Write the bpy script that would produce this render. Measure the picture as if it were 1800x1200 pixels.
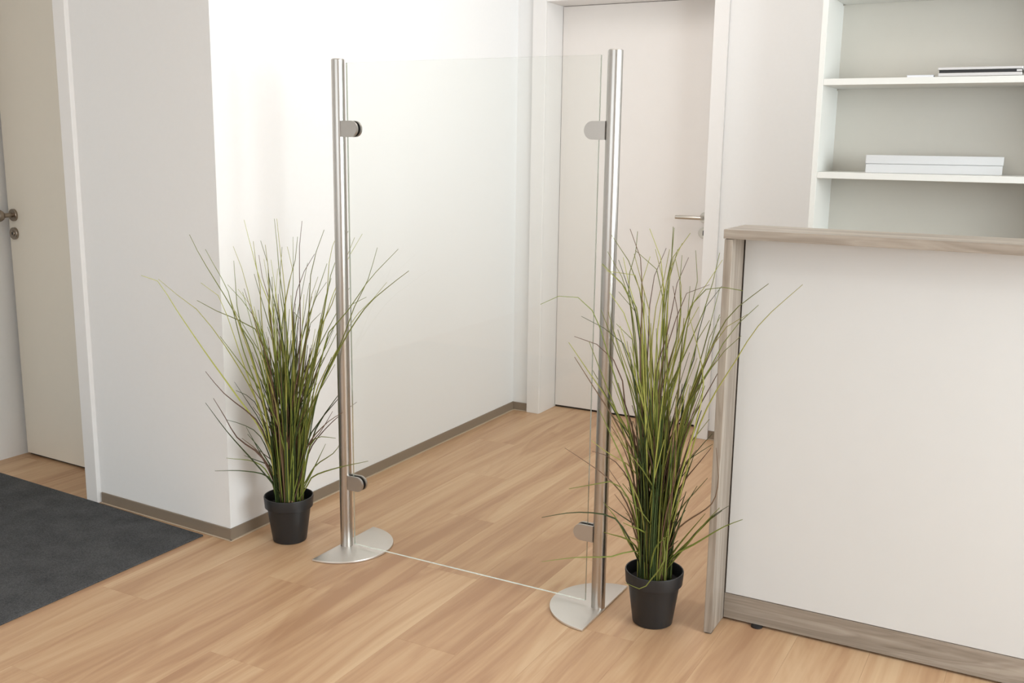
import bpy, bmesh, math, random
from mathutils import Vector, Matrix

for o in list(bpy.data.objects):
    bpy.data.objects.remove(o)
scene = bpy.context.scene
COL = scene.collection

# ---------------------------------------------------------------- camera
CAM_H = 1.39
yaw, pitch, roll = math.radians(-28.4875), math.radians(11.055), math.radians(0.791)
fwd = Vector((math.sin(yaw) * math.cos(pitch), math.cos(yaw) * math.cos(pitch), -math.sin(pitch)))
rgt = Vector((math.cos(yaw), -math.sin(yaw), 0))
upv = rgt.cross(fwd)
r2 = math.cos(roll) * rgt + math.sin(roll) * upv
u2 = -math.sin(roll) * rgt + math.cos(roll) * upv
cam_data = bpy.data.cameras.new('camera')
cam_data.sensor_fit = 'HORIZONTAL'
cam_data.sensor_width = 36.0
cam_data.lens = 1774.57 / 1800 * 36.0
cam_data.clip_start = 0.05
cam = bpy.data.objects.new('camera', cam_data)
COL.objects.link(cam)
m = Matrix((r2, u2, -fwd)).transposed().to_4x4()
m.translation = (0, 0, CAM_H)
cam.matrix_world = m
scene.camera = cam

# ---------------------------------------------------------------- light
scene.view_settings.view_transform = 'Standard'
scene.view_settings.look = 'None'
scene.view_settings.gamma = 1.0
scene.view_settings.use_curve_mapping = False
scene.view_settings.exposure = 0.0

world = bpy.data.worlds.new('overcast_sky')
scene.world = world
world.use_nodes = True
world.node_tree.nodes['Background'].inputs[0].default_value = (0.93, 0.97, 1.0, 1)
world.node_tree.nodes['Background'].inputs[1].default_value = 1.6


def area(name, loc, aim, sx, sy, power, col):
    l = bpy.data.lights.new(name, 'AREA')
    l.shape = 'RECTANGLE'; l.size = sx; l.size_y = sy; l.energy = power; l.color = col
    o = bpy.data.objects.new(name, l); COL.objects.link(o)
    o.location = loc
    o.rotation_euler = (Vector(aim) - Vector(loc)).to_track_quat('-Z', 'Y').to_euler()
    return o


# daylight through the windows of the right and rear walls, ceiling panel lamps
area('window_daylight_right', (2.36, 2.1, 1.5), (0, 2.1, 1.2), 3.0, 1.6, 144, (0.865, 0.955, 1.0))
area('window_daylight_rear', (-1.2, -2.96, 1.45), (-1.2, 0, 1.3), 4.2, 1.7, 27, (0.90, 0.97, 1.0))
area('ceiling_panel_lamp', (-1.3, 0.9, 2.6), (-1.3, 0.9, 0), 1.2, 0.6, 9, (0.97, 0.99, 0.98))
area('ceiling_panel_lamp', (-1.35, 3.4, 2.6), (-1.35, 3.4, 0), 0.6, 1.2, 11, (1.0, 0.96, 0.94))

# ---------------------------------------------------------------- materials
MATS = {}


def new_mat(name, color, rough=0.5, metal=0.0, spec=0.5):
    mt = bpy.data.materials.new(name); mt.use_nodes = True
    b = mt.node_tree.nodes['Principled BSDF']
    b.inputs['Base Color'].default_value = (*color, 1)
    b.inputs['Roughness'].default_value = rough
    b.inputs['Metallic'].default_value = metal
    b.inputs['Specular IOR Level'].default_value = spec
    MATS[name] = mt
    return mt, mt.node_tree, b


def srgb(r, g, b):
    def f(c):
        c /= 255.0
        return c / 12.92 if c <= 0.04045 else ((c + 0.055) / 1.055) ** 2.4
    return (f(r), f(g), f(b))


def N(nt, typ, **kw):
    n = nt.nodes.new(typ)
    for k, v in kw.items():
        setattr(n, k, v)
    return n


def paint(name, color, rough, scale=60, bump=0.03):
    """painted surface: faint mottling and roller texture"""
    mt, nt, b = new_mat(name, color, rough, spec=0.3)
    tc = N(nt, 'ShaderNodeTexCoord')
    no = N(nt, 'ShaderNodeTexNoise'); no.inputs['Scale'].default_value = scale; no.inputs['Detail'].default_value = 3
    nt.links.new(tc.outputs['Object'], no.inputs['Vector'])
    mx = N(nt, 'ShaderNodeMix', data_type='RGBA')
    mx.inputs['A'].default_value = (*[c * 0.985 for c in color], 1)
    mx.inputs['B'].default_value = (*[min(1, c * 1.01) for c in color], 1)
    nt.links.new(no.outputs['Fac'], mx.inputs['Factor'])
    nt.links.new(mx.outputs['Result'], b.inputs['Base Color'])
    bp = N(nt, 'ShaderNodeBump'); bp.inputs['Strength'].default_value = bump; bp.inputs['Distance'].default_value = 0.002
    nt.links.new(no.outputs['Fac'], bp.inputs['Height'])
    nt.links.new(bp.outputs['Normal'], b.inputs['Normal'])
    return mt


paint('wall_paint', (0.845, 0.84, 0.83), 0.75)
paint('ceiling_paint', (0.86, 0.85, 0.83), 0.8)
paint('door_lacquer', (0.83, 0.79, 0.755), 0.38, 20, 0.01)
paint('door_cream', (0.76, 0.70, 0.60), 0.42, 20, 0.01)
paint('frame_white', (0.83, 0.81, 0.79), 0.4, 20, 0.01)
paint('shelf_white', (0.74, 0.735, 0.695), 0.42, 20, 0.008)
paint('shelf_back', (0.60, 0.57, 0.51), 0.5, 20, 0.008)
paint('panel_white', (0.66, 0.665, 0.66), 0.33, 12, 0.006)
paint('box_white', (0.58, 0.575, 0.57), 0.5, 30, 0.02)
paint('skirting', srgb(136, 122, 106), 0.5, 90, 0.03)
paint('sealant', srgb(190, 172, 150), 0.6, 90, 0.02)


def wood(name, cols, grain_axis, stretch, rough, vary=0.12, ring=6.0, dark=0.35, fine=140):
    """procedural wood: stretched noise grain plus warped rings; every object takes its own cut"""
    mt, nt, b = new_mat(name, cols[1], rough, spec=0.35)
    L = nt.links.new
    tc = N(nt, 'ShaderNodeTexCoord'); oi = N(nt, 'ShaderNodeObjectInfo')
    mul = N(nt, 'ShaderNodeVectorMath', operation='SCALE'); mul.inputs[0].default_value = (13.7, 29.3, 7.1)
    L(oi.outputs['Random'], mul.inputs['Scale'])
    add = N(nt, 'ShaderNodeVectorMath', operation='ADD')
    L(tc.outputs['Object'], add.inputs[0]); L(mul.outputs['Vector'], add.inputs[1])
    sc = [1.0, 1.0, 1.0]; sc[grain_axis] = stretch
    mp = N(nt, 'ShaderNodeMapping'); mp.inputs['Scale'].default_value = sc
    L(add.outputs['Vector'], mp.inputs['Vector'])
    n1 = N(nt, 'ShaderNodeTexNoise'); n1.inputs['Scale'].default_value = ring; n1.inputs['Detail'].default_value = 4
    n1.inputs['Distortion'].default_value = 1.1
    L(mp.outputs['Vector'], n1.inputs['Vector'])
    # rings out of the broad noise
    m1 = N(nt, 'ShaderNodeMath', operation='MULTIPLY'); m1.inputs[1].default_value = 9.0
    L(n1.outputs['Fac'], m1.inputs[0])
    m2 = N(nt, 'ShaderNodeMath', operation='PINGPONG'); m2.inputs[1].default_value = 0.5
    L(m1.outputs[0], m2.inputs[0])
    sc2 = [1.0, 1.0, 1.0]; sc2[grain_axis] = stretch * 0.35
    mp2 = N(nt, 'ShaderNodeMapping'); mp2.inputs['Scale'].default_value = sc2
    L(add.outputs['Vector'], mp2.inputs['Vector'])
    n2 = N(nt, 'ShaderNodeTexNoise'); n2.inputs['Scale'].default_value = fine; n2.inputs['Detail'].default_value = 3
    L(mp2.outputs['Vector'], n2.inputs['Vector'])
    n3 = N(nt, 'ShaderNodeTexNoise'); n3.inputs['Scale'].default_value = ring * 3.2; n3.inputs['Detail'].default_value = 2
    L(mp2.outputs['Vector'], n3.inputs['Vector'])
    # weighted sum
    def mad(a, f, c=None):
        k = N(nt, 'ShaderNodeMath', operation='MULTIPLY_ADD')
        L(a, k.inputs[0]); k.inputs[1].default_value = f
        if c is None: k.inputs[2].default_value = 0
        else: L(c, k.inputs[2])
        return k.outputs[0]
    s = mad(n1.outputs['Fac'], 0.75)
    s = mad(m2.outputs[0], dark, s)
    s = mad(n2.outputs['Fac'], 0.16, s)
    s = mad(n3.outputs['Fac'], 0.55, s)
    rv = N(nt, 'ShaderNodeMath', operation='SUBTRACT'); L(oi.outputs['Random'], rv.inputs[0]); rv.inputs[1].default_value = 0.5
    s = mad(rv.outputs[0], vary * 2, s)
    ramp = N(nt, 'ShaderNodeValToRGB')
    e = ramp.color_ramp.elements
    mid = 0.75 * 0.5 + dark * 0.25 + 0.08 + 0.275
    e[0].position = mid - 0.2; e[0].color = (*cols[0], 1)
    e[1].position = mid + 0.2; e[1].color = (*cols[2], 1)
    x = e.new(mid); x.color = (*cols[1], 1)
    L(s, ramp.inputs['Fac'])
    L(ramp.outputs['Color'], b.inputs['Base Color'])
    bp = N(nt, 'ShaderNodeBump'); bp.inputs['Strength'].default_value = 0.05; bp.inputs['Distance'].default_value = 0.001
    L(n2.outputs['Fac'], bp.inputs['Height']); L(bp.outputs['Normal'], b.inputs['Normal'])
    return mt


wood('floor_oak', (srgb(173, 134, 102), srgb(193, 156, 121), srgb(208, 176, 140)), 1, 0.10, 0.42, vary=0.02, ring=5.5, dark=0.2)
GREY_OAK = (srgb(127, 116, 104), srgb(153, 142, 130), srgb(175, 165, 153))
wood('counter_oak_long', GREY_OAK, 0, 0.06, 0.45, vary=0.02, ring=16.0, dark=0.25)
wood('counter_oak_upright', GREY_OAK, 2, 0.06, 0.45, vary=0.02, ring=16.0, dark=0.25)
new_mat('subfloor', srgb(120, 92, 70), 0.8)

# brushed stainless steel
for nm, axis, sc_ in (('steel_post', 2, 0.50), ('steel_plate', 0, 0.72), ('steel_clamp', 0, 0.50)):
    mt, nt, b = new_mat(nm, (sc_, sc_ * 0.955, sc_ * 0.9), 0.27, 1.0)
    tc = N(nt, 'ShaderNodeTexCoord'); mp = N(nt, 'ShaderNodeMapping')
    s = [900.0, 900.0, 900.0]; s[axis] = 12.0
    mp.inputs['Scale'].default_value = s
    no = N(nt, 'ShaderNodeTexNoise'); no.inputs['Scale'].default_value = 1.0; no.inputs['Detail'].default_value = 2
    nt.links.new(tc.outputs['Object'], mp.inputs['Vector']); nt.links.new(mp.outputs['Vector'], no.inputs['Vector'])
    mr = N(nt, 'ShaderNodeMapRange'); mr.inputs['To Min'].default_value = 0.24 if axis == 2 else 0.36; mr.inputs['To Max'].default_value = 0.34 if axis == 2 else 0.46
    nt.links.new(no.outputs['Fac'], mr.inputs['Value']); nt.links.new(mr.outputs['Result'], b.inputs['Roughness'])
new_mat('nickel', (0.60, 0.57, 0.52), 0.3, 1.0)
new_mat('dark_nickel', (0.34, 0.29, 0.24), 0.28, 1.0)  # darker, browner nickel on the niche door
new_mat('dark_gap', srgb(40, 36, 32), 0.8)
new_mat('black_rubber', (0.02, 0.02, 0.02), 0.6)
new_mat('black_plastic', (0.016, 0.016, 0.017), 0.42, spec=0.45)
new_mat('silver_shell', (0.60, 0.58, 0.57), 0.35, 0.3)
new_mat('paper', (0.75, 0.75, 0.78), 0.7)

# glass: clear pane with a green cast, edge lightness painted, pale rims, dark sides
mt, nt, b = new_mat('pane_glass', (1, 1, 1), 0.0)
nt.nodes.remove(b)
tr = N(nt, 'ShaderNodeBsdfTransparent'); tr.inputs['Color'].default_value = (0.978, 0.986, 0.977, 1)
gl = N(nt, 'ShaderNodeBsdfGlossy'); gl.inputs['Roughness'].default_value = 0.0
fr = N(nt, 'ShaderNodeFresnel'); fr.inputs['IOR'].default_value = 1.5
geo = N(nt, 'ShaderNodeNewGeometry')
mx = N(nt, 'ShaderNodeMixShader')
nt.links.new(fr.outputs[0], mx.inputs[0]); nt.links.new(tr.outputs[0], mx.inputs[1]); nt.links.new(gl.outputs[0], mx.inputs[2])
# front faces only reflect (the rear faces of the slab would total-reflect at grazing angles)
mb = N(nt, 'ShaderNodeMixShader')
nt.links.new(geo.outputs['Backfacing'], mb.inputs[0]); nt.links.new(mx.outputs[0], mb.inputs[1]); nt.links.new(tr.outputs[0], mb.inputs[2])
nt.links.new(mb.outputs[0], nt.nodes['Material Output'].inputs['Surface'])
mt, nt, b = new_mat('glass_edge_shaded', (0.36, 0.40, 0.33), 0.12, spec=0.4)  # same glass; darker look of the upright edges put into colour
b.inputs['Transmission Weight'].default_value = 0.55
mt, nt, b = new_mat('glass_edge_lit', srgb(205, 218, 205), 0.12, spec=0.6)  # same glass; bright reflection along top and bottom put into colour
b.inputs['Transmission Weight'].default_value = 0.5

# mat
mt, nt, b = new_mat('mat_fibre', srgb(70, 70, 71), 0.95, spec=0.1)
tc = N(nt, 'ShaderNodeTexCoord')
no = N(nt, 'ShaderNodeTexNoise'); no.inputs['Scale'].default_value = 260; no.inputs['Detail'].default_value = 4
n2 = N(nt, 'ShaderNodeTexNoise'); n2.inputs['Scale'].default_value = 9; n2.inputs['Detail'].default_value = 4
vo = N(nt, 'ShaderNodeTexVoronoi'); vo.inputs['Scale'].default_value = 26
for k in (no, n2, vo): nt.links.new(tc.outputs['Object'], k.inputs['Vector'])
ad = N(nt, 'ShaderNodeMath', operation='MULTIPLY_ADD'); ad.inputs[1].default_value = 0.5
nt.links.new(n2.outputs['Fac'], ad.inputs[0]); nt.links.new(no.outputs['Fac'], ad.inputs[2])
ramp = N(nt, 'ShaderNodeValToRGB'); e = ramp.color_ramp.elements
e[0].position = 0.5; e[0].color = (*srgb(58, 58, 60), 1); e[1].position = 0.98; e[1].color = (*srgb(94, 94, 94), 1)
nt.links.new(ad.outputs[0], ramp.inputs['Fac'])
lt = N(nt, 'ShaderNodeMath', operation='LESS_THAN'); lt.inputs[1].default_value = 0.035
nt.links.new(vo.outputs['Distance'], lt.inputs[0])
mm = N(nt, 'ShaderNodeMix', data_type='RGBA'); mm.inputs['B'].default_value = (*srgb(105, 104, 102), 1)
nt.links.new(lt.outputs[0], mm.inputs['Factor']); nt.links.new(ramp.outputs['Color'], mm.inputs['A'])
nt.links.new(mm.outputs['Result'], b.inputs['Base Color'])
bp = N(nt, 'ShaderNodeBump'); bp.inputs['Strength'].default_value = 0.5; bp.inputs['Distance'].default_value = 0.003
nt.links.new(no.outputs['Fac'], bp.inputs['Height']); nt.links.new(bp.outputs['Normal'], b.inputs['Normal'])

# soil
mt, nt, b = new_mat('soil', (0.03, 0.027, 0.027), 0.95, spec=0.1)
tc = N(nt, 'ShaderNodeTexCoord'); no = N(nt, 'ShaderNodeTexNoise'); no.inputs['Scale'].default_value = 150
nt.links.new(tc.outputs['Object'], no.inputs['Vector'])
ramp = N(nt, 'ShaderNodeValToRGB'); e = ramp.color_ramp.elements
e[0].color = (0.012, 0.011, 0.011, 1); e[1].color = (0.055, 0.048, 0.046, 1)
nt.links.new(no.outputs['Fac'], ramp.inputs['Fac']); nt.links.new(ramp.outputs['Color'], b.inputs['Base Color'])

# grass blades: four dyes, each blade a little different
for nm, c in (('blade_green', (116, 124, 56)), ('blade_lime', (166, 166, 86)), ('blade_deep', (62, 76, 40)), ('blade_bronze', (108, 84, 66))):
    mt, nt, b = new_mat(nm, srgb(*c), 0.5, spec=0.35)
    oi = N(nt, 'ShaderNodeObjectInfo'); hs = N(nt, 'ShaderNodeHueSaturation')
    hs.inputs['Color'].default_value = (*srgb(*c), 1)
    m1 = N(nt, 'ShaderNodeMapRange'); m1.inputs['To Min'].default_value = 0.75; m1.inputs['To Max'].default_value = 1.3
    m2 = N(nt, 'ShaderNodeMapRange'); m2.inputs['To Min'].default_value = 0.485; m2.inputs['To Max'].default_value = 0.512
    nt.links.new(oi.outputs['Random'], m1.inputs['Value']); nt.links.new(m1.outputs['Result'], hs.inputs['Value'])
    nt.links.new(oi.outputs['Random'], m2.inputs['Value']); nt.links.new(m2.outputs['Result'], hs.inputs['Hue'])
    nt.links.new(hs.outputs['Color'], b.inputs['Base Color'])
new_mat('blade_stub', srgb(176, 140, 110), 0.6)

# ---------------------------------------------------------------- helpers


def origin(o):
    p = Vector((0, 0, 0))
    while o is not None:
        p += o.location; o = o.parent
    return p


def tag(o, label=None, cat=None, group=None, kind=None):
    if label: o['label'] = label
    if cat: o['category'] = cat
    if group: o['group'] = group
    if kind: o['kind'] = kind
    return o


def empty(name, loc):
    o = bpy.data.objects.new(name, None); COL.objects.link(o); o.location = loc
    o.empty_display_size = 0.1
    return o


def obj(name, bm, mat, parent=None, loc=None, smooth=None, mats=None):
    """bm holds world coordinates; the object takes its parent's origin (or loc)"""
    base = origin(parent) if parent is not None else Vector(loc or (0, 0, 0))
    if base.length: bmesh.ops.translate(bm, verts=bm.verts, vec=-base)
    bmesh.ops.recalc_face_normals(bm, faces=bm.faces)
    me = bpy.data.meshes.new(name); bm.to_mesh(me); bm.free()
    for k in (mats or [mat]): me.materials.append(MATS[k])
    if smooth is not None:
        me.polygons.foreach_set('use_smooth', [True] * len(me.polygons))
        me.set_sharp_from_angle(angle=math.radians(smooth))
    o = bpy.data.objects.new(name, me); COL.objects.link(o)
    if parent is not None: o.parent = parent
    else: o.location = base
    return o


def add_box(bm, x0, x1, y0, y1, z0, z1, bevel=0.0):
    r = bmesh.ops.create_cube(bm, size=1.0)
    vs = r['verts']
    for v in vs:
        v.co = ((x0 + x1) / 2 + v.co.x * (x1 - x0), (y0 + y1) / 2 + v.co.y * (y1 - y0), (z0 + z1) / 2 + v.co.z * (z1 - z0))
    if bevel:
        es = list({e for v in vs for e in v.link_edges})
        bmesh.ops.bevel(bm, geom=es, offset=bevel, segments=2, profile=0.5, affect='EDGES')
    return vs


def box(x0, x1, y0, y1, z0, z1, bevel=0.0):
    bm = bmesh.new(); add_box(bm, x0, x1, y0, y1, z0, z1, bevel); return bm


def prism(pts, z0, z1, bevel=0.0):
    """extrude a ground outline upwards"""
    bm = bmesh.new()
    f = bm.faces.new([bm.verts.new((x, y, z0)) for x, y in pts])
    r = bmesh.ops.extrude_face_region(bm, geom=[f])
    bmesh.ops.translate(bm, verts=[v for v in r['geom'] if isinstance(v, bmesh.types.BMVert)], vec=(0, 0, z1 - z0))
    if bevel:
        bmesh.ops.bevel(bm, geom=[e for e in bm.edges if abs(e.verts[0].co.z - e.verts[1].co.z) < 1e-6 and e.verts[0].co.z > (z0 + z1) / 2],
                        offset=bevel, segments=2, profile=0.5, affect='EDGES')
    return bm


def lathe(cx, cy, prof, seg=48):
    """revolve (r, z) points about a vertical axis; closed with caps where r = 0"""
    bm = bmesh.new(); rings = []
    for r, z in prof:
        if r < 1e-6: rings.append([bm.verts.new((cx, cy, z))])
        else: rings.append([bm.verts.new((cx + r * math.cos(2 * math.pi * i / seg), cy + r * math.sin(2 * math.pi * i / seg), z)) for i in range(seg)])
    for a, b in zip(rings, rings[1:]):
        for i in range(seg):
            j = (i + 1) % seg
            if len(a) == 1 and len(b) == 1: continue
            if len(a) == 1: bm.faces.new((a[0], b[j], b[i]))
            elif len(b) == 1: bm.faces.new((a[i], a[j], b[0]))
            else: bm.faces.new((a[i], a[j], b[j], b[i]))
    return bm


def tube(bm, pts, rad, seg=12, cap=True):
    """tube along a polyline; rad a number or one per point"""
    pts = [Vector(p) for p in pts]
    rad = rad if isinstance(rad, (list, tuple)) else [rad] * len(pts)
    rings = []; nrm = None
    for i, p in enumerate(pts):
        t = (pts[min(i + 1, len(pts) - 1)] - pts[max(i - 1, 0)]).normalized()
        if nrm is None:
            nrm = t.orthogonal().normalized()
        nrm = (nrm - t * nrm.dot(t)).normalized()
        bn = t.cross(nrm)
        rings.append([bm.verts.new(p + rad[i] * (math.cos(2 * math.pi * k / seg) * nrm + math.sin(2 * math.pi * k / seg) * bn)) for k in range(seg)])
    for a, b in zip(rings, rings[1:]):
        for k in range(seg):
            bm.faces.new((a[k], a[(k + 1) % seg], b[(k + 1) % seg], b[k]))
    if cap:
        bm.faces.new(rings[0][::-1]); bm.faces.new(rings[-1])
    return bm


def turned(bm, deg=-2.6, about=(-2.474, 2.494)):
    """the left-hand wall stands a little out of square with the corridor"""
    bmesh.ops.rotate(bm, verts=bm.verts, cent=(about[0], about[1], 0), matrix=Matrix.Rotation(math.radians(deg), 3, 'Z'))
    return bm

# ================================================================ the room
H = 2.62
floor = tag(obj('floor', box(-4.06, 2.42, -3.06, 4.86, -0.12, -0.004), 'subfloor'), kind='structure')
tag(floor, 'warm oak plank floor with long grain running towards the back door')
# planks, each its own board, running towards the back wall
random.seed(11)
PW, PL, GAP = 0.2, 1.24, 0.0003
plank_mesh = {}


def plank(x0, x1, y0, y1):
    key = (round(x1 - x0, 4), round(y1 - y0, 4))
    if key not in plank_mesh:
        w, l = x1 - x0 - GAP, y1 - y0 - GAP
        bm = bmesh.new()
        add_box(bm, -w / 2, w / 2, -l / 2, l / 2, -0.004, 0.0)
        bmesh.ops.bevel(bm, geom=[e for e in bm.edges if all(v.co.z > -0.001 for v in e.verts)], offset=0.0003, segments=1, affect='EDGES')
        me = bpy.data.meshes.new('plank'); bm.to_mesh(me); bm.free(); me.materials.append(MATS['floor_oak'])
        plank_mesh[key] = me
    o = bpy.data.objects.new('plank', plank_mesh[key]); COL.objects.link(o)
    o.location = ((x0 + x1) / 2, (y0 + y1) / 2, 0.0); o.parent = floor


k = 0
x = -1.755 - 12 * PW
while x < 2.4:
    y = -3.0 - (0.37 * k * PL) % PL
    while y < 4.78:
        a, b_ = max(y, -3.0), min(y + PL, 4.78)
        xa, xb = max(x, -3.99), min(x + PW, 2.38)
        if b_ - a > 0.03 and xb - xa > 0.01: plank(xa, xb, a, b_)
        y += PL
    x += PW; k += 1

tag(obj('ceiling', box(-4.1, 2.5, -3.1, 4.9, H, H + 0.1), 'ceiling_paint'), kind='structure')

WB = -2.478          # corridor wall plane
YB = 4.60            # back wall plane
# wall facing the camera on the left, up to the outer corner
tag(obj('wall_front', prism([(-2.474, 2.494), (-3.195, 2.5267), (-3.183, 2.79), (-2.76, 2.77)], 0, H), 'wall_paint'), kind='structure')
tag(obj('wall_corridor', prism([(-2.474, 2.494), (WB - 0.008, YB), (-2.80, YB), (-2.76, 2.77)], 0, H), 'wall_paint'), kind='structure')
# side wall and niche around the cream door
tag(obj('wall_left', box(-4.1, -3.985, -3.06, 2.94, 0, H), 'wall_paint'), kind='structure')
tag(obj('wall_niche', turned(box(-4.2, -3.3, 2.756, 2.86, 0, H)), 'wall_paint'), kind='structure')
# back wall round the door opening
DX0, DX1, DZ = -2.336, -1.465, 2.085
for nm, a, b_, z0 in (('wall_back', -2.80, DX0, 0), ('wall_back', DX1, 2.42, 0), ('wall_back', DX0, DX1, DZ)):
    tag(obj(nm, box(a, b_, YB, YB + 0.24, z0, H), 'wall_paint'), kind='structure')
tag(obj('wall_behind_door', box(-2.6, -1.2, YB + 0.24, YB + 0.30, 0, H), 'wall_paint'), kind='structure')
# right wall with a wide window, rear wall with a wide window
for a, b_, z0, z1 in ((-3.06, 0.55, 0, H), (3.65, 4.86, 0, H), (0.55, 3.65, 0, 0.66), (0.55, 3.65, 2.36, H)):
    tag(obj('wall_right', box(2.38, 2.5, a, b_, z0, z1), 'wall_paint'), kind='structure')
for a, b_, z0, z1 in ((-4.1, -3.35, 0, H), (0.95, 2.5, 0, H), (-3.35, 0.95, 0, 0.68), (-3.35, 0.95, 2.42, H)):
    tag(obj('wall_rear', box(a, b_, -3.12, -3.0, z0, z1), 'wall_paint'), kind='structure')


def window_frame(name, axis, pos, a, b_, z0, z1, n):
    root = tag(empty(name, (pos, a, 0) if axis == 'x' else (a, pos, 0)), kind='structure')
    def bar(p0, p1, q0, q1):
        if axis == 'x': return box(pos, pos + 0.06, p0, p1, q0, q1, 0.004)
        return box(p0, p1, pos, pos + 0.06, q0, q1, 0.004)
    obj('window_frame', bar(a, b_, z0, z0 + 0.06), 'frame_white', root)
    obj('window_frame', bar(a, b_, z1 - 0.06, z1), 'frame_white', root)
    for i in range(n + 1):
        c = a + 0.03 + (b_ - a - 0.06) * i / n
        obj('mullion', bar(c - 0.03, c + 0.03, z0 + 0.06, z1 - 0.06), 'frame_white', root)


window_frame('window_1', 'x', 2.41, 0.55, 3.65, 0.66, 2.36, 3)
window_frame('window_2', 'y', -3.09, -3.35, 0.95, 0.68, 2.42, 4)

# skirting, with the pale sealant bead along the floor
BH = 0.044


def skirting(name, bm_fn):
    o = tag(obj(name, bm_fn(0.006, 0.0, BH), 'skirting'), kind='structure')
    obj('sealant', bm_fn(0.011, 0.0, 0.004), 'sealant', o)
    return o


skirting('baseboard_front', lambda t, z0, z1: turned(box(-3.172, -2.474 + t, 2.494 - t, 2.494, z0, z1, 0.0015)))
skirting('baseboard_corridor', lambda t, z0, z1: prism([(-2.474, 2.4945 - t), (-2.474 + t, 2.4945 - t), (WB - 0.008 + t, YB - t), (WB - 0.008 + t, YB), (WB - 0.008, YB)], z0, z1))
skirting('baseboard_back', lambda t, z0, z1: box(WB - 0.002, -2.396, YB - t, YB, z0, z1, 0.0015))
skirting('baseboard_back', lambda t, z0, z1: box(-1.408, 2.38, YB - t, YB, z0, z1, 0.0015))

# end casing of the front wall, beside the niche
tag(obj('trim_1', turned(box(-3.246, -3.180, 2.476, 2.75, 0, H, 0.002)), 'frame_white'), kind='structure')

# ---------------------------------------------------------------- doors


def disc(c, n, r, t, seg=32, bev=0.0015):
    """a round plate standing off a surface at c along n"""
    bm = bmesh.new(); n = Vector(n); c = Vector(c)
    tube(bm, [c, c + n * (t - bev), c + n * t], [r, r, r - bev], seg)
    return bm


# back door
d1 = tag(empty('door_1', (-1.9, YB, 0)), 'white flush door in a recessed frame at the end of the corridor', kind='structure')
obj('casing', box(-2.396, DX0 + 0.012, YB - 0.016, YB, 0, DZ + 0.07, 0.002), 'frame_white', d1)
obj('casing', box(DX1 - 0.012, -1.408, YB - 0.016, YB, 0, DZ + 0.07, 0.002), 'frame_white', d1)
obj('casing', box(DX0 + 0.012, DX1 - 0.012, YB - 0.016, YB, DZ - 0.012, DZ + 0.07, 0.002), 'frame_white', d1)
obj('jamb', box(DX0, DX0 + 0.012, YB, YB + 0.235, 0, DZ), 'frame_white', d1)
obj('jamb', box(DX1 - 0.012, DX1, YB, YB + 0.235, 0, DZ), 'frame_white', d1)
obj('jamb', box(DX0 + 0.012, DX1 - 0.012, YB, YB + 0.235, DZ - 0.012, DZ), 'frame_white', d1)
LY = 4.775
leaf = obj('door_leaf', box(DX0 + 0.014, DX1 - 0.014, LY, LY + 0.04, 0.010, DZ - 0.014, 0.0015), 'door_lacquer', d1)
obj('threshold_gap', box(DX0 + 0.012, DX1 - 0.012, LY + 0.012, LY + 0.035, 0.0005, 0.009), 'dark_gap', d1)
hs = obj('door_handle', disc((-1.533, LY, 1.053), (0, -1, 0), 0.026, 0.009), 'nickel', d1, smooth=40)
bm = bmesh.new()
tube(bm, [(-1.533, LY - 0.008, 1.053), (-1.533, LY - 0.045, 1.053), (-1.536, LY - 0.053, 1.053), (-1.545, LY - 0.057, 1.053), (-1.665, LY - 0.057, 1.053)], 0.0095, 16)
obj('lever', bm, 'nickel', hs, smooth=40)
ks = obj('keyhole_plate', disc((-1.536, LY, 0.978), (0, -1, 0), 0.026, 0.008), 'nickel', d1, smooth=40)
obj('keyhole', box(-1.540, -1.532, LY - 0.0095, LY - 0.0075, 0.966, 0.990, 0.0008), 'black_rubber', ks)

# cream door in the niche on the left
d2 = tag(empty('door_2', (-3.6, 2.78, 0)), 'cream flush door in the shaded niche behind the dark floor mat', kind='structure')
LYN = 2.708
obj('door_leaf', turned(box(-3.972, -3.16, LYN, LYN + 0.04, 0.011, 2.2, 0.0015)), 'door_cream', d2)
obj('threshold_gap', turned(box(-3.972, -3.25, LYN + 0.014, LYN + 0.038, 0.0005, 0.011)), 'dark_gap', d2)
hx, kx = -3.932, -3.935
hs = obj('door_handle', turned(disc((hx, LYN, 1.066), (0, -1, 0), 0.026, 0.010)), 'dark_nickel', d2, smooth=40)
bm = bmesh.new(); tube(bm, [(hx, LYN - 0.009, 1.066), (hx, LYN - 0.035, 1.066), (hx, LYN - 0.052, 1.066)], [0.0105, 0.0095, 0.011], 16)
obj('neck', turned(bm), 'dark_nickel', hs, smooth=40)
bm = bmesh.new()
pr = [(0.0105, 0.050), (0.02, 0.054), (0.0245, 0.062), (0.0255, 0.070), (0.022, 0.078), (0.012, 0.082)]
tube(bm, [(hx, LYN - d, 1.066) for r, d in pr], [r for r, d in pr], 24)
obj('knob', turned(bm), 'dark_nickel', hs, smooth=40)
ks = obj('keyhole_plate', turned(disc((kx, LYN, 0.988), (0, -1, 0), 0.026, 0.010)), 'dark_nickel', d2, smooth=40)
bm = disc((kx, LYN - 0.0095, 0.988), (0, -1, 0), 0.0125, 0.004)
obj('lock_cylinder', turned(bm), 'dark_nickel', ks, smooth=40)
obj('keyhole', turned(box(kx - 0.0022, kx + 0.0022, LYN - 0.0148, LYN - 0.0132, 0.982, 0.994)), 'black_rubber', ks)

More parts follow.
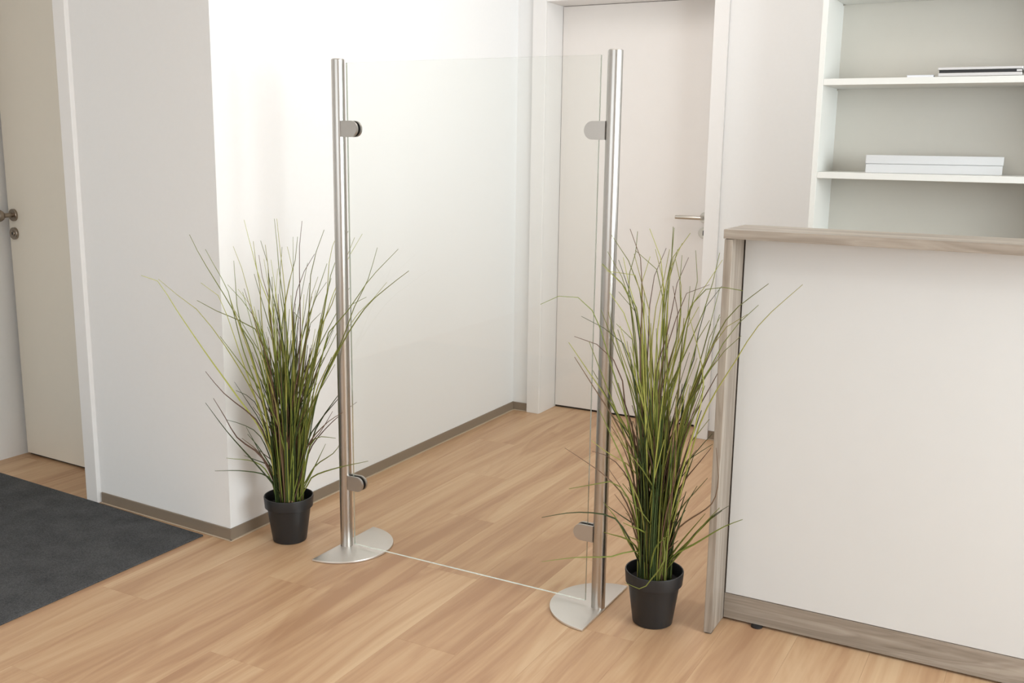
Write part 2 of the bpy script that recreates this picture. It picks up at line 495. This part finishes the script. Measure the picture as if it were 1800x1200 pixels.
# ================================================================ floor mat
bm = prism([(-2.587, -0.6), (-2.587, 2.472), (-3.84, 2.545), (-3.94, 2.549), (-3.94, -0.6)], 0.0005, 0.006, 0.002)
tag(obj('floor_mat', bm, 'mat_fibre', loc=(-3.2, 1.0, 0.0)), 'large charcoal grey entrance mat on the oak floor before the cream door', 'mat')

# ================================================================ glass partition
GY = 2.656
GX0, GX1 = -2.053, -1.172
PX0, PX1 = -2.088, -1.130
gp = tag(empty('glass_screen', (-1.609, GY, 0)), 'free-standing clear glass screen between two brushed steel posts with half-round feet', 'glass screen', kind='thing')
PR, PT = 0.0212, 1.648
for px, s in ((PX0, 1), (PX1, -1)):
    # half-round foot, straight side outwards
    flat = px - s * 0.022
    n = 40
    out = [(flat + s * 0.173 * math.cos(t), GY + 0.012 + 0.172 * math.sin(t)) for t in [(-math.pi / 2 + math.pi * i / n) for i in range(n + 1)]]
    if s < 0: out = out[::-1]
    bp = obj('base_plate', prism(out, 0.0015, 0.0075, 0.0015), 'steel_plate', gp, smooth=40)
    post = obj('post', lathe(px, GY, [(0, 0.0075), (PR, 0.0075), (PR, PT - 0.0015), (PR - 0.0015, PT), (0, PT)], 48), 'steel_post', gp, smooth=40)
    obj('post_cap', lathe(px, GY, [(0, PT), (PR - 0.0025, PT), (PR - 0.003, PT + 0.0015), (0, PT + 0.002)], 48), 'steel_plate', post, smooth=40)
    for z in (1.431, 0.241):
        # clamp: two half-round cheeks gripping the pane, dark gaskets between
        cl = None
        a = px + s * (PR - 0.003); r = 0.0255; L = px + s * 0.083
        def dshape(y0, y1, a=a, r=r, L=L, s=s, z=z, inset=0.0):
            rr = r - inset
            pts = [(a, z - rr), (L - s * r, z - rr)]
            pts += [(L - s * r + s * rr * math.cos(t), z + rr * math.sin(t)) for t in [(-math.pi / 2 + math.pi * i / 20) for i in range(1, 20)]]
            pts += [(L - s * r, z + rr), (a, z + rr)]
            bm = bmesh.new()
            f = bm.faces.new([bm.verts.new((x, y0, zz)) for x, zz in pts])
            ex = bmesh.ops.extrude_face_region(bm, geom=[f])
            bmesh.ops.translate(bm, verts=[v for v in ex['geom'] if isinstance(v, bmesh.types.BMVert)], vec=(0, y1 - y0, 0))
            bmesh.ops.bevel(bm, geom=[e for e in bm.edges if abs(e.verts[0].co.y - e.verts[1].co.y) < 1e-7], offset=min(0.0012, abs(y1 - y0) * 0.3), segments=2, affect='EDGES')
            return bm
        cl = obj('clamp', dshape(GY - 0.0155, GY - 0.0062), 'steel_clamp', gp, smooth=35)
        obj('rear_cheek', dshape(GY + 0.0062, GY + 0.0155), 'steel_clamp', cl, smooth=35)
        obj('gasket', dshape(GY - 0.0062, GY - 0.0042, inset=0.0015), 'black_rubber', cl, smooth=35)
        obj('gasket', dshape(GY + 0.0042, GY + 0.0062, inset=0.0015), 'black_rubber', cl, smooth=35)
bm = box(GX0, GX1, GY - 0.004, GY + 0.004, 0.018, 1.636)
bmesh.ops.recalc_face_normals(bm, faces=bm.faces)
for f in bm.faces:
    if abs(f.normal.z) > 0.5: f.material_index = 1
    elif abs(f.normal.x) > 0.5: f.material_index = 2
obj('glass_pane', bm, None, gp, mats=['pane_glass', 'glass_edge_lit', 'glass_edge_shaded'])

# ================================================================ reception counter
CX0, CY = -0.800, 2.668
ct = tag(empty('reception_counter', (0.3, 2.77, 0)), 'white fronted reception counter with grey oak top, end panel and plinth', 'counter')
CX1 = 1.55
obj('end_panel', box(CX0, CX0 + 0.022, CY, CY + 0.2, 0.004, 1.1465, 0.0008), 'counter_oak_upright', ct)
obj('end_panel', box(CX1 - 0.022, CX1, CY, CY + 0.2, 0.004, 1.1465, 0.0008), 'counter_oak_upright', ct)
obj('counter_top', box(CX0 - 0.003, CX1 + 0.003, CY - 0.001, CY + 0.2, 1.148, 1.173, 0.001), 'counter_oak_long', ct)
FY = 2.782
obj('front_panel', box(CX0 + 0.026, CX1 - 0.026, FY, FY + 0.019, 0.0875, 1.1465, 0.0012), 'panel_white', ct)
obj('plinth', box(CX0 + 0.0235, CX1 - 0.0235, FY + 0.001, FY + 0.02, 0.008, 0.0855, 0.0008), 'counter_oak_long', ct)
obj('rear_panel', box(CX0 + 0.024, CX1 - 0.024, FY + 0.021, FY + 0.034, 0.008, 1.1465), 'dark_gap', ct)
for fx, fy in ((-0.675, FY + 0.004), (0.375, FY + 0.004), (1.42, FY + 0.004)):
    obj('levelling_foot', lathe(fx, fy, [(0, 0.0), (0.017, 0.0), (0.017, 0.005), (0.012, 0.008), (0, 0.008)], 20), 'black_plastic', ct, smooth=40)
for fx in (CX0 + 0.011, CX1 - 0.011):
    obj('levelling_foot', box(fx - 0.009, fx + 0.010, CY + 0.006, CY + 0.03, 0.0, 0.004), 'black_plastic', ct)

# ================================================================ shelf unit
SX0, SX1, SYF, SYB = -0.930, 0.10, 4.262, YB - 0.008
su = tag(empty('shelf_unit', (-0.4, 4.43, 0)), 'tall open white shelf unit against the wall behind the reception counter', 'shelf unit')
obj('side_panel', box(SX0, SX0 + 0.022, SYF, SYB, 0, 2.42, 0.001), 'shelf_white', su)
obj('side_panel', box(SX1 - 0.022, SX1, SYF, SYB, 0, 2.42, 0.001), 'shelf_white', su)
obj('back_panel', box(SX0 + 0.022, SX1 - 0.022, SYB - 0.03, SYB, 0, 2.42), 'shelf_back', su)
for z in (0.06, 0.53, 0.90, 1.271, 1.639, 1.984, 2.395):
    sh = obj('shelf', box(SX0 + 0.0225, SX1 - 0.0225, SYF + 0.001, SYB - 0.031, z, z + 0.025, 0.001), 'shelf_white', su)
    if 1.2 < z < 2.1:
        for sx in (SX0 + 0.0225, SX1 - 0.0305):
            bm = bmesh.new(); tube(bm, [(sx, SYB - 0.05, z - 0.004), (sx + 0.008, SYB - 0.05, z - 0.004)], 0.003, 10)
            obj('shelf_pin', bm, 'nickel', su)

# things on the shelves
ZS2, ZS1 = 1.296, 1.664


def rot_about(bm, c, deg):
    bmesh.ops.rotate(bm, verts=bm.verts, cent=(c[0], c[1], 0), matrix=Matrix.Rotation(math.radians(deg), 3, 'Z'))
    return bm


bx = tag(empty('storage_box', (-0.49, 4.40, ZS2)), 'long flat pale grey box with a shallow lid on the lower shelf', 'box')
c = (-0.728, 4.300)
obj('box_base', rot_about(box(-0.726, -0.224, 4.302, 4.438, ZS2 + 0.0003, ZS2 + 0.036, 0.002), c, 10), 'box_white', bx)
obj('lid', rot_about(box(-0.728, -0.222, 4.300, 4.440, ZS2 + 0.0365, ZS2 + 0.071, 0.003), c, 10), 'box_white', bx)

dv = tag(empty('electronic_device', (-0.34, 4.42, ZS1)), 'flat silver electronic device with a black slot on the upper shelf', 'device')
obj('lower_shell', box(-0.486, -0.196, 4.300, 4.50, ZS1 + 0.003, ZS1 + 0.016, 0.002), 'silver_shell', dv)
obj('slot', box(-0.483, -0.199, 4.303, 4.495, ZS1 + 0.0165, ZS1 + 0.0265, 0.001), 'black_plastic', dv)
obj('slot_end', box(-0.2145, -0.1965, 4.301, 4.302, ZS1 + 0.018, ZS1 + 0.025), 'silver_shell', dv)
obj('upper_shell', box(-0.488, -0.194, 4.299, 4.50, ZS1 + 0.027, ZS1 + 0.037, 0.002), 'silver_shell', dv)
for fx in (-0.475, -0.207):
    for fy in (4.315, 4.48):
        obj('rubber_foot', lathe(fx, fy, [(0, ZS1 + 0.0003), (0.006, ZS1 + 0.0003), (0.006, ZS1 + 0.003), (0, ZS1 + 0.003)], 14), 'black_rubber', dv)
pd = tag(empty('notepad', (-0.55, 4.4, ZS1)), 'thin white pad of paper lying on the upper shelf beside the silver device', 'notepad')
obj('pages', rot_about(box(-0.600, -0.505, 4.285, 4.42, ZS1 + 0.0003, ZS1 + 0.008, 0.0006), (-0.55, 4.35), 4), 'paper', pd)
obj('cover', rot_about(box(-0.601, -0.504, 4.284, 4.421, ZS1 + 0.0082, ZS1 + 0.0092), (-0.55, 4.35), 4), 'paper', pd)

# ================================================================ potted grasses
# courses of single blades, from the soil to the tip, in millimetres from the pot's centre
LEFT_BLADES = """-17,-30,222 -43,-79,406 -85,-162,563 -125,-243,709 -165,-326,867 -181,-362,942 -193,-391,964 -204,-416,973
-28,-42,327 -55,-81,510 -104,-156,696 -155,-235,841 -193,-297,905 -218,-337,952
-18,-27,273 -38,-59,482 -63,-98,690 -89,-139,826 -118,-186,932 -143,-226,1020 -159,-253,1091
-20,-26,246 -50,-66,508 -82,-110,690 -99,-133,828 -110,-148,913 -124,-168,960 -147,-199,1040
-20,-40,250 -43,-88,488 -70,-144,698 -81,-169,793 -96,-201,891 -118,-253,938
-15,-22,272 -31,-44,531 -43,-63,722 -64,-93,779 -117,-172,828 -158,-235,875
-17,-35,429 -36,-72,689 -45,-91,785 -51,-102,863 -61,-124,971 -73,-149,1050
-27,-50,482 -47,-88,690 -67,-128,769 -73,-140,828 -75,-143,923 -76,-146,1002
-5,-8,373 -12,-20,682 -26,-42,853 -41,-66,932 -48,-77,994 -56,-91,1063 -64,-104,1134
-16,-22,426 -43,-57,741 -44,-59,885 -50,-66,955 -55,-74,1062
-2,-3,372 -20,-29,683 -27,-40,868 -37,-54,931 -43,-63,1016
-4,-6,424 -18,-25,682 -28,-37,798 -26,-34,914 -29,-38,992 -41,-54,1063
-6,-11,425 -21,-40,760 -25,-48,854 -21,-41,931 -26,-49,1050
-14,-27,376 -29,-56,608 -36,-70,732 -49,-96,820 -61,-119,860 -85,-169,925
-21,-28,478 -39,-51,720 -56,-73,800 -66,-87,848 -89,-118,904
1,0,372 15,0,682 6,0,835 -5,-6,932 -8,-10,1029 -12,-16,1135
8,0,373 11,0,681 10,0,796 9,0,913 -1,-2,1002 -7,-10,1135
-1,-2,424 -9,-13,681 0,0,795 -5,-8,874 -2,-4,982 2,2,1040
-5,-7,373 -4,-6,681 6,0,835 30,-1,915 47,-1,974 27,-1,1043
8,7,371 23,20,679 21,18,795 27,23,912 30,26,1074
28,-1,377 71,-4,689 78,-4,881 81,-4,1034 97,-5,1132
2,2,423 3,2,795 11,9,897 29,25,959 42,35,1074
41,-1,378 93,-3,691 115,-4,807 121,-4,922 144,-5,1011 191,-8,1108
21,0,375 41,-1,685 40,-1,779 53,-1,863 86,-2,946 145,-3,1026
39,33,421 79,67,677 99,84,792 115,97,895 118,100,969 132,112,1054 144,122,1089
39,33,421 89,75,713 109,92,848 128,108,965 153,129,1042 171,144,1093
43,36,421 85,72,677 98,83,773 132,112,863 161,136,988 187,158,1071
55,46,472 98,83,753 120,102,847 151,128,949 176,148,1015 207,175,1083
92,-2,386 161,-4,587 232,-6,707 267,-8,772 313,-10,871 366,-13,954 408,-15,1064
96,-4,438 176,-9,701 208,-11,778 259,-14,822 305,-17,871 384,-24,963 502,-35,1066
64,-2,305 109,-4,465 157,-6,572 239,-10,708 280,-12,770 369,-18,877 473,-26,956 540,-33,1001
45,38,343 82,69,547 148,125,711 173,146,782 221,186,841 270,227,916
28,23,422 50,42,678 60,51,770 71,60,864 91,77,938
62,-2,433 138,-4,696 156,-5,772 183,-6,867 215,-7,951
42,-1,430 98,-2,727 111,-2,806 132,-2,862 193,-4,936
55,46,472 100,84,677 128,108,760 164,139,830 215,182,865
46,39,421 72,61,598 103,87,680 128,108,752
-8,-15,477 -16,-32,759 -12,-23,875 -7,-13,968
45,-2,481 96,-4,727 129,-6,800 170,-9,832
25,0,478 44,0,760 52,-1,839 75,-1,802
-16,-31,222 -33,-63,362 -50,-96,454 -97,-190,558 -124,-245,643
-28,-46,225 -50,-82,324 -88,-148,396 -108,-183,476 -125,-214,545
-30,-59,228 -56,-112,311 -92,-189,426 -121,-254,539
-35,-53,236 -60,-93,300 -113,-179,330
-22,-34,191 -42,-66,248 -86,-136,277 -133,-214,291
-24,-47,329 -42,-83,472 -55,-109,531 -78,-157,566
-29,-43,275 -51,-77,389 -80,-121,436 -113,-172,463
-25,-35,232 -54,-77,342 -78,-111,403
-28,-39,233 -58,-80,332 -90,-126,390
-29,-39,222 -64,-86,358 -82,-112,428
82,-4,206 117,-6,254 229,-14,306 369,-26,357
46,39,212 73,62,268 127,107,317 147,124,379
42,35,192 66,56,253 101,85,345
54,0,236 84,-1,344 149,-2,416 207,-4,499
62,-1,253 98,-2,367 183,-5,456 253,-8,502
68,0,254 96,-1,346 136,-1,396 217,-3,406
39,33,223 59,50,327 106,90,407 167,141,476 186,157,493
44,37,317 66,56,471 79,67,598 102,87,657
85,-3,335 136,-5,519 177,-7,609 210,-8,687"""

RIGHT_BLADES = """-48,-44,470 -67,-61,578 -86,-78,673 -117,-107,792 -137,-125,875 -156,-143,936 -185,-169,976 -213,-194,987 -245,-224,981 -269,-247,964
-49,-34,574 -64,-45,714 -84,-60,822 -124,-88,874 -166,-118,904 -196,-139,923
-58,-43,539 -84,-62,653 -95,-70,740 -121,-90,807 -152,-113,841 -208,-155,867
-54,-34,787 -73,-46,940 -92,-57,987 -118,-74,1026 -144,-90,1049 -157,-98,1066
-43,-43,612 -56,-55,791 -70,-69,923 -87,-86,1010 -109,-108,1063 -128,-127,1106
-39,-27,787 -59,-40,970 -75,-51,1037 -104,-72,1103 -133,-92,1149
-41,-40,612 -51,-50,790 -52,-51,989 -57,-55,1072 -69,-67,1134 -83,-81,1167
-44,-41,611 -60,-55,790 -74,-68,923 -84,-77,1003 -80,-74,1059 -67,-62,1121 -68,-63,1160
-15,-12,609 -10,-8,787 -7,-5,920 -8,-6,1031 -21,-16,1103 -44,-35,1167
-4,-3,608 1,0,787 -8,-5,953 7,-1,1048 12,-2,1104 12,-2,1173
-10,-7,608 -2,-1,787 -2,-2,954 7,-1,1044 13,-2,1101 15,-2,1170
-28,-17,608 -39,-25,787 -38,-24,903 -38,-24,987 -26,-16,1054 -5,-3,1113
-17,-16,609 -18,-16,788 -14,-13,920 -2,-2,1021 14,-3,1065 43,-10,1130
-12,-11,679 -5,-5,886 -9,-8,994 -18,-17,1044 -45,-42,1081 -71,-67,1108
-55,-34,643 -71,-44,787 -80,-49,872 -102,-62,933 -117,-72,966 -137,-84,989
-41,-25,643 -49,-30,818 -67,-41,919 -91,-56,960 -115,-70,990
-37,-28,679 -47,-36,887 -58,-44,1001 -81,-62,1044 -138,-105,1050
-40,-29,679 -53,-38,887 -59,-43,1004 -52,-38,1047 -41,-30,1090
-7,-5,678 0,0,886 -10,-7,1021 -20,-15,1070 -30,-21,1110
-26,-23,714 -36,-31,921 -43,-37,971 -57,-49,1022 -75,-65,1098
6,-1,679 4,-1,887 6,-1,1001 14,-3,1062 30,-7,1112
-52,-37,679 -67,-48,819 -83,-59,870 -114,-82,901
-55,-43,819 -69,-55,935 -86,-68,995 -94,-74,1048 -111,-88,1081
-46,-32,679 -65,-45,920 -84,-58,981 -91,-63,1034 -104,-72,1087
-26,-25,715 -24,-23,921 -11,-11,1001 -3,-3,1054 4,-1,1110
-51,-47,854 -70,-64,956 -94,-87,1010 -110,-102,1037 -141,-131,1073
25,-6,613 11,-3,789 5,-1,988 12,-3,1075 33,-8,1116 67,-17,1159
17,-4,647 57,-14,796 70,-17,912 88,-22,981 96,-24,1030 86,-22,1114
9,-1,645 65,-11,817 97,-17,898 125,-22,974 145,-26,1057 155,-28,1112
-1,-1,643 49,-11,859 71,-16,942 101,-23,998 145,-33,1051 167,-39,1095
28,-5,578 92,-18,801 103,-21,873 114,-23,934 133,-27,982 168,-35,1024
10,-2,645 53,-11,859 74,-16,942 104,-23,998 143,-32,1017 185,-43,1022 231,-55,1019
53,-12,549 84,-19,680 130,-30,808 162,-38,888 194,-47,945 223,-55,977 304,-79,1046
74,-14,419 98,-18,530 123,-23,632 164,-32,728 216,-44,820 254,-53,891 300,-65,957 393,-91,1052
59,-9,549 89,-15,687 152,-26,809 190,-34,890 222,-40,930 274,-52,984
47,-11,512 84,-20,694 143,-35,840 169,-42,893 203,-52,927 250,-66,959
61,-14,550 84,-19,680 132,-31,763 169,-40,827 202,-50,865 235,-59,899
55,-14,515 87,-22,640 123,-32,746 133,-35,845 148,-39,897 171,-46,942
2,0,644 44,-10,892 47,-10,976 36,-8,1047 44,-10,1097
-23,-15,678 13,-2,888 23,-3,989 42,-6,1041 63,-10,1092
38,-9,546 68,-16,705 96,-23,833 112,-28,885 139,-35,928
25,-5,648 60,-12,796 63,-13,877 83,-17,920 102,-21,960
-10,-10,679 32,-8,907 51,-13,973 80,-20,1006 134,-35,1025
19,-3,612 52,-10,795 58,-11,893 70,-13,942 72,-13,1014
0,0,608 39,-7,823 48,-9,939 42,-8,1031 22,-4,1089
67,-17,447 105,-27,596 131,-34,727 125,-32,776 120,-31,810 98,-25,873 76,-19,930
-7,-5,643 37,-6,857 36,-6,951 19,-3,1009
-28,-19,185 -56,-38,314 -90,-61,403 -129,-87,454 -173,-116,494 -229,-155,541
-26,-17,227 -50,-33,431 -66,-44,478 -128,-85,525 -166,-110,561
-33,-21,227 -62,-39,402 -87,-55,467 -123,-78,510 -166,-105,528
-26,-24,272 -54,-50,506 -67,-61,581 -111,-102,641
-27,-21,271 -60,-48,451 -85,-68,542 -114,-91,606
-24,-19,185 -55,-43,337 -80,-63,410 -110,-86,440 -145,-114,436 -208,-164,425
-28,-18,158 -54,-35,228 -80,-51,288 -108,-70,327 -159,-103,342 -217,-140,343 -284,-183,330
-1,-1,188 -26,-18,215 -66,-47,223 -106,-75,208 -193,-136,209 -275,-195,200
-35,-22,163 -61,-39,236 -98,-62,318 -134,-84,373
-24,-16,167 -48,-32,262 -70,-48,339 -106,-71,399
14,-3,162 58,-14,219 132,-34,284 215,-59,358 273,-77,398
40,-8,199 95,-19,262 168,-35,365 225,-49,419
32,-7,176 92,-20,254 153,-35,346 199,-48,408
27,-5,174 82,-15,245 143,-27,333 204,-40,398
23,-4,169 74,-14,239 132,-26,314 188,-38,386
35,-8,203 59,-13,286 92,-21,333 172,-42,409 190,-47,466 189,-46,511 179,-44,577
40,-9,204 67,-15,297 94,-21,387 126,-29,453
39,-5,198 84,-12,274 152,-22,374
31,-5,277 77,-12,483 101,-16,526 125,-20,563 162,-27,611
31,-5,278 81,-13,498 105,-18,531 164,-29,581
33,-5,320 89,-15,548 116,-20,599 150,-26,650
-6,-6,163 -19,-18,263 -12,-11,335 3,-1,397 31,-7,487
-40,-30,263 -67,-49,374 -91,-67,426 -119,-88,477"""


def smooth_path(pts, n):
    """Catmull-Rom through pts, n points by arc length"""
    P = [pts[0] * 2 - pts[1]] + pts + [pts[-1] * 2 - pts[-2]]
    dense = []
    for i in range(1, len(P) - 2):
        for j in range(8):
            t = j / 8
            a, b, c, d = P[i - 1], P[i], P[i + 1], P[i + 2]
            dense.append(0.5 * ((2 * b) + (c - a) * t + (2 * a - 5 * b + 4 * c - d) * t * t + (3 * b - a - 3 * c + d) * t ** 3))
    dense.append(pts[-1])
    acc = [0.0]
    for p, q in zip(dense, dense[1:]): acc.append(acc[-1] + (q - p).length)
    out = []
    for k in range(n):
        s = acc[-1] * k / (n - 1)
        i = 0
        while i < len(acc) - 2 and acc[i + 1] < s: i += 1
        f = (s - acc[i]) / max(1e-9, acc[i + 1] - acc[i])
        out.append(dense[i].lerp(dense[i + 1], min(1, f)))
    return out


def blade(root, pts, mat, r0, nseg=8):
    path = smooth_path(pts, nseg + 1)
    rad = [r0 * (0.85 + 0.3 * min(1, 4 * k / nseg)) * (1 - 0.7 * max(0, (k / nseg - 0.5) / 0.5)) for k in range(nseg + 1)]
    bm = bmesh.new()
    tube(bm, path, rad, 3, cap=False)
    me = bpy.data.meshes.new('grass_blade'); bm.to_mesh(me); bm.free()
    me.polygons.foreach_set('use_smooth', [True] * len(me.polygons))
    me.materials.append(MATS[mat])
    o = bpy.data.objects.new('grass_blade', me); COL.objects.link(o); o.parent = root
    return o


def grass(loc, label, traced, seed, fill, ok, extra=()):
    rng = random.Random(seed)
    root = tag(empty('potted_plant', loc), label, 'plant', 'artificial grasses in black pots')
    cx, cy = loc[0], loc[1]
    prof = [(0, 0.0005), (0.056, 0.0005), (0.059, 0.003), (0.0755, 0.122), (0.0775, 0.124), (0.0835, 0.126), (0.0865, 0.162), (0.0855, 0.165), (0.0825, 0.165),
            (0.0815, 0.162), (0.0785, 0.128), (0.071, 0.118), (0.06, 0.03), (0, 0.03)]
    pot = obj('pot', lathe(cx, cy, prof, 56), 'black_plastic', root, smooth=30)
    bm = lathe(cx, cy, [(0, 0.134), (0.025, 0.1335), (0.05, 0.131), (0.068, 0.129), (0.0775, 0.128)], 40)
    for v in bm.verts:
        if (v.co - Vector((cx, cy, v.co.z))).length < 0.07: v.co.z += rng.uniform(-0.0025, 0.0025)
    obj('soil', bm, 'soil', root, smooth=60)
    g, l, d_, z_ = 'blade_green', 'blade_lime', 'blade_deep', 'blade_bronze'
    kinds = {'long': [g] * 5 + [l] * 5 + [d_] + [z_], 'mid': [g] * 2 + [l] + [d_] * 4 + [z_] * 4, 'short': [g] * 4 + [l] + [d_] * 4 + [z_]}  # partly own colour, partly painted shade: shorter blades lean to dark kinds

    def shaded_dye(top):
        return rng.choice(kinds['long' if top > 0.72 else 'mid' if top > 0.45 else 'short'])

    def base():
        a, r = rng.uniform(0, 2 * math.pi), 0.042 * math.sqrt(rng.random())
        return Vector((r * math.cos(a), r * math.sin(a), 0.128))

    for line in traced.strip().split('\n'):
        pts = [Vector([float(t) / 1000 for t in q.split(',')]) for q in line.split()]
        b0 = base()
        b0.x = b0.x * 0.7 + 0.35 * max(-0.08, min(0.08, pts[0].x)); b0.y = b0.y * 0.7 + 0.35 * max(-0.08, min(0.08, pts[0].y))
        while len(pts) > 2 and pts[0].z < b0.z + 0.05: pts.pop(0)
        dz = pts[-1].z
        blade(root, [b0] + pts, shaded_dye(dz), rng.uniform(0.0021, 0.0029), 18 if len(pts) > 6 else 12)
    for pts, mat in extra:
        blade(root, [Vector(p) / 1000 for p in pts], mat, 0.0024, 10)
    made = 0
    while made < fill:
        b0 = base()
        hgt = rng.choice((rng.uniform(0.2, 0.42), rng.uniform(0.35, 0.6), rng.uniform(0.42, 0.7), rng.uniform(0.5, 0.85), rng.uniform(0.65, 0.92)))
        # broad fan: longer blades spread with a gentle outward curve
        a = rng.uniform(0, 2 * math.pi)
        spread = (abs(rng.gauss(0, 1)) * 0.11 + 0.03) * (0.5 + 0.85 * hgt) + (rng.uniform(0, 0.05) if hgt < 0.4 else 0)
        if hgt < 0.6: spread *= 0.7
        d = Vector((math.cos(a), math.sin(a), 0)) * spread
        mid = b0 * 1.0 + d * rng.uniform(0.2, 0.33) + Vector((0, 0, hgt * 0.5))
        tip = b0 * 0.6 + d * rng.uniform(0.95, 1.25) + Vector((rng.gauss(0, 0.012), rng.gauss(0, 0.012), hgt))
        pts = [b0, mid, tip]
        if not all(ok(p.x + cx, p.y + cy) for p in smooth_path(pts, 7)): continue
        blade(root, pts, shaded_dye(hgt + 0.06), rng.uniform(0.0021, 0.0032), 7)
        made += 1
    # dark blades round the clump: partly own green, partly its lower shade as colour
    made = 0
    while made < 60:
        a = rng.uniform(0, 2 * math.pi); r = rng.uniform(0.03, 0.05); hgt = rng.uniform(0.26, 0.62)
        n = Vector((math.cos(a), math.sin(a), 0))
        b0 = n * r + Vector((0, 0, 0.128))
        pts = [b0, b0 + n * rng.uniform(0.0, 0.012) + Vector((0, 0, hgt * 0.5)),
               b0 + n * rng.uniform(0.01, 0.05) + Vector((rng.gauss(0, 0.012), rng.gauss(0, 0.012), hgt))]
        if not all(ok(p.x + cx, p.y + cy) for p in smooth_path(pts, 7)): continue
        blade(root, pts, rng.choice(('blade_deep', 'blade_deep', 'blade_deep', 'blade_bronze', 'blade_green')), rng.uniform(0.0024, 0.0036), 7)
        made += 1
    for i in range(5):
        a = rng.uniform(0, 2 * math.pi); r = rng.uniform(0.03, 0.052)
        p = Vector((r * math.cos(a), r * math.sin(a), 0.128))
        top = p + Vector((rng.uniform(-.004, .004), rng.uniform(-.004, .004), 0.03))
        bm = bmesh.new(); tube(bm, [p, p + Vector((0, 0, 0.014)), top], [0.0032, 0.0034, 0.0022], 6)
        me = bpy.data.meshes.new('stem_stub'); bm.to_mesh(me); bm.free(); me.materials.append(MATS['blade_stub'])
        o = bpy.data.objects.new('stem_stub', me); COL.objects.link(o); o.parent = root
    return root


def free_left(x, y):
    if x < -2.45 and y > 2.47: return False
    if math.hypot(x + 2.088, y - 2.656) < 0.035: return False
    if x > -2.06 and 2.63 < y < 2.68: return False
    return True


def free_right(x, y):
    if x > -0.815 and y > 2.655: return False
    if math.hypot(x + 1.130, y - 2.656) < 0.035: return False
    if x < -1.16 and 2.63 < y < 2.68: return False
    return True


grass((-2.305, 2.61, 0), 'tall artificial grass in a black pot beside the white wall corner and the left post', LEFT_BLADES, 3, 165, free_left)
grass((-0.957, 2.665, 0), 'tall artificial grass in a black pot between the right post and the counter', RIGHT_BLADES, 8, 160, free_right,
      extra=[([(40, -50, 290), (59, -82, 244), (46, -89, 208), (28, -98, 179), (7, -110, 148), (-16, -122, 154), (-39, -135, 166)], 'blade_green')])
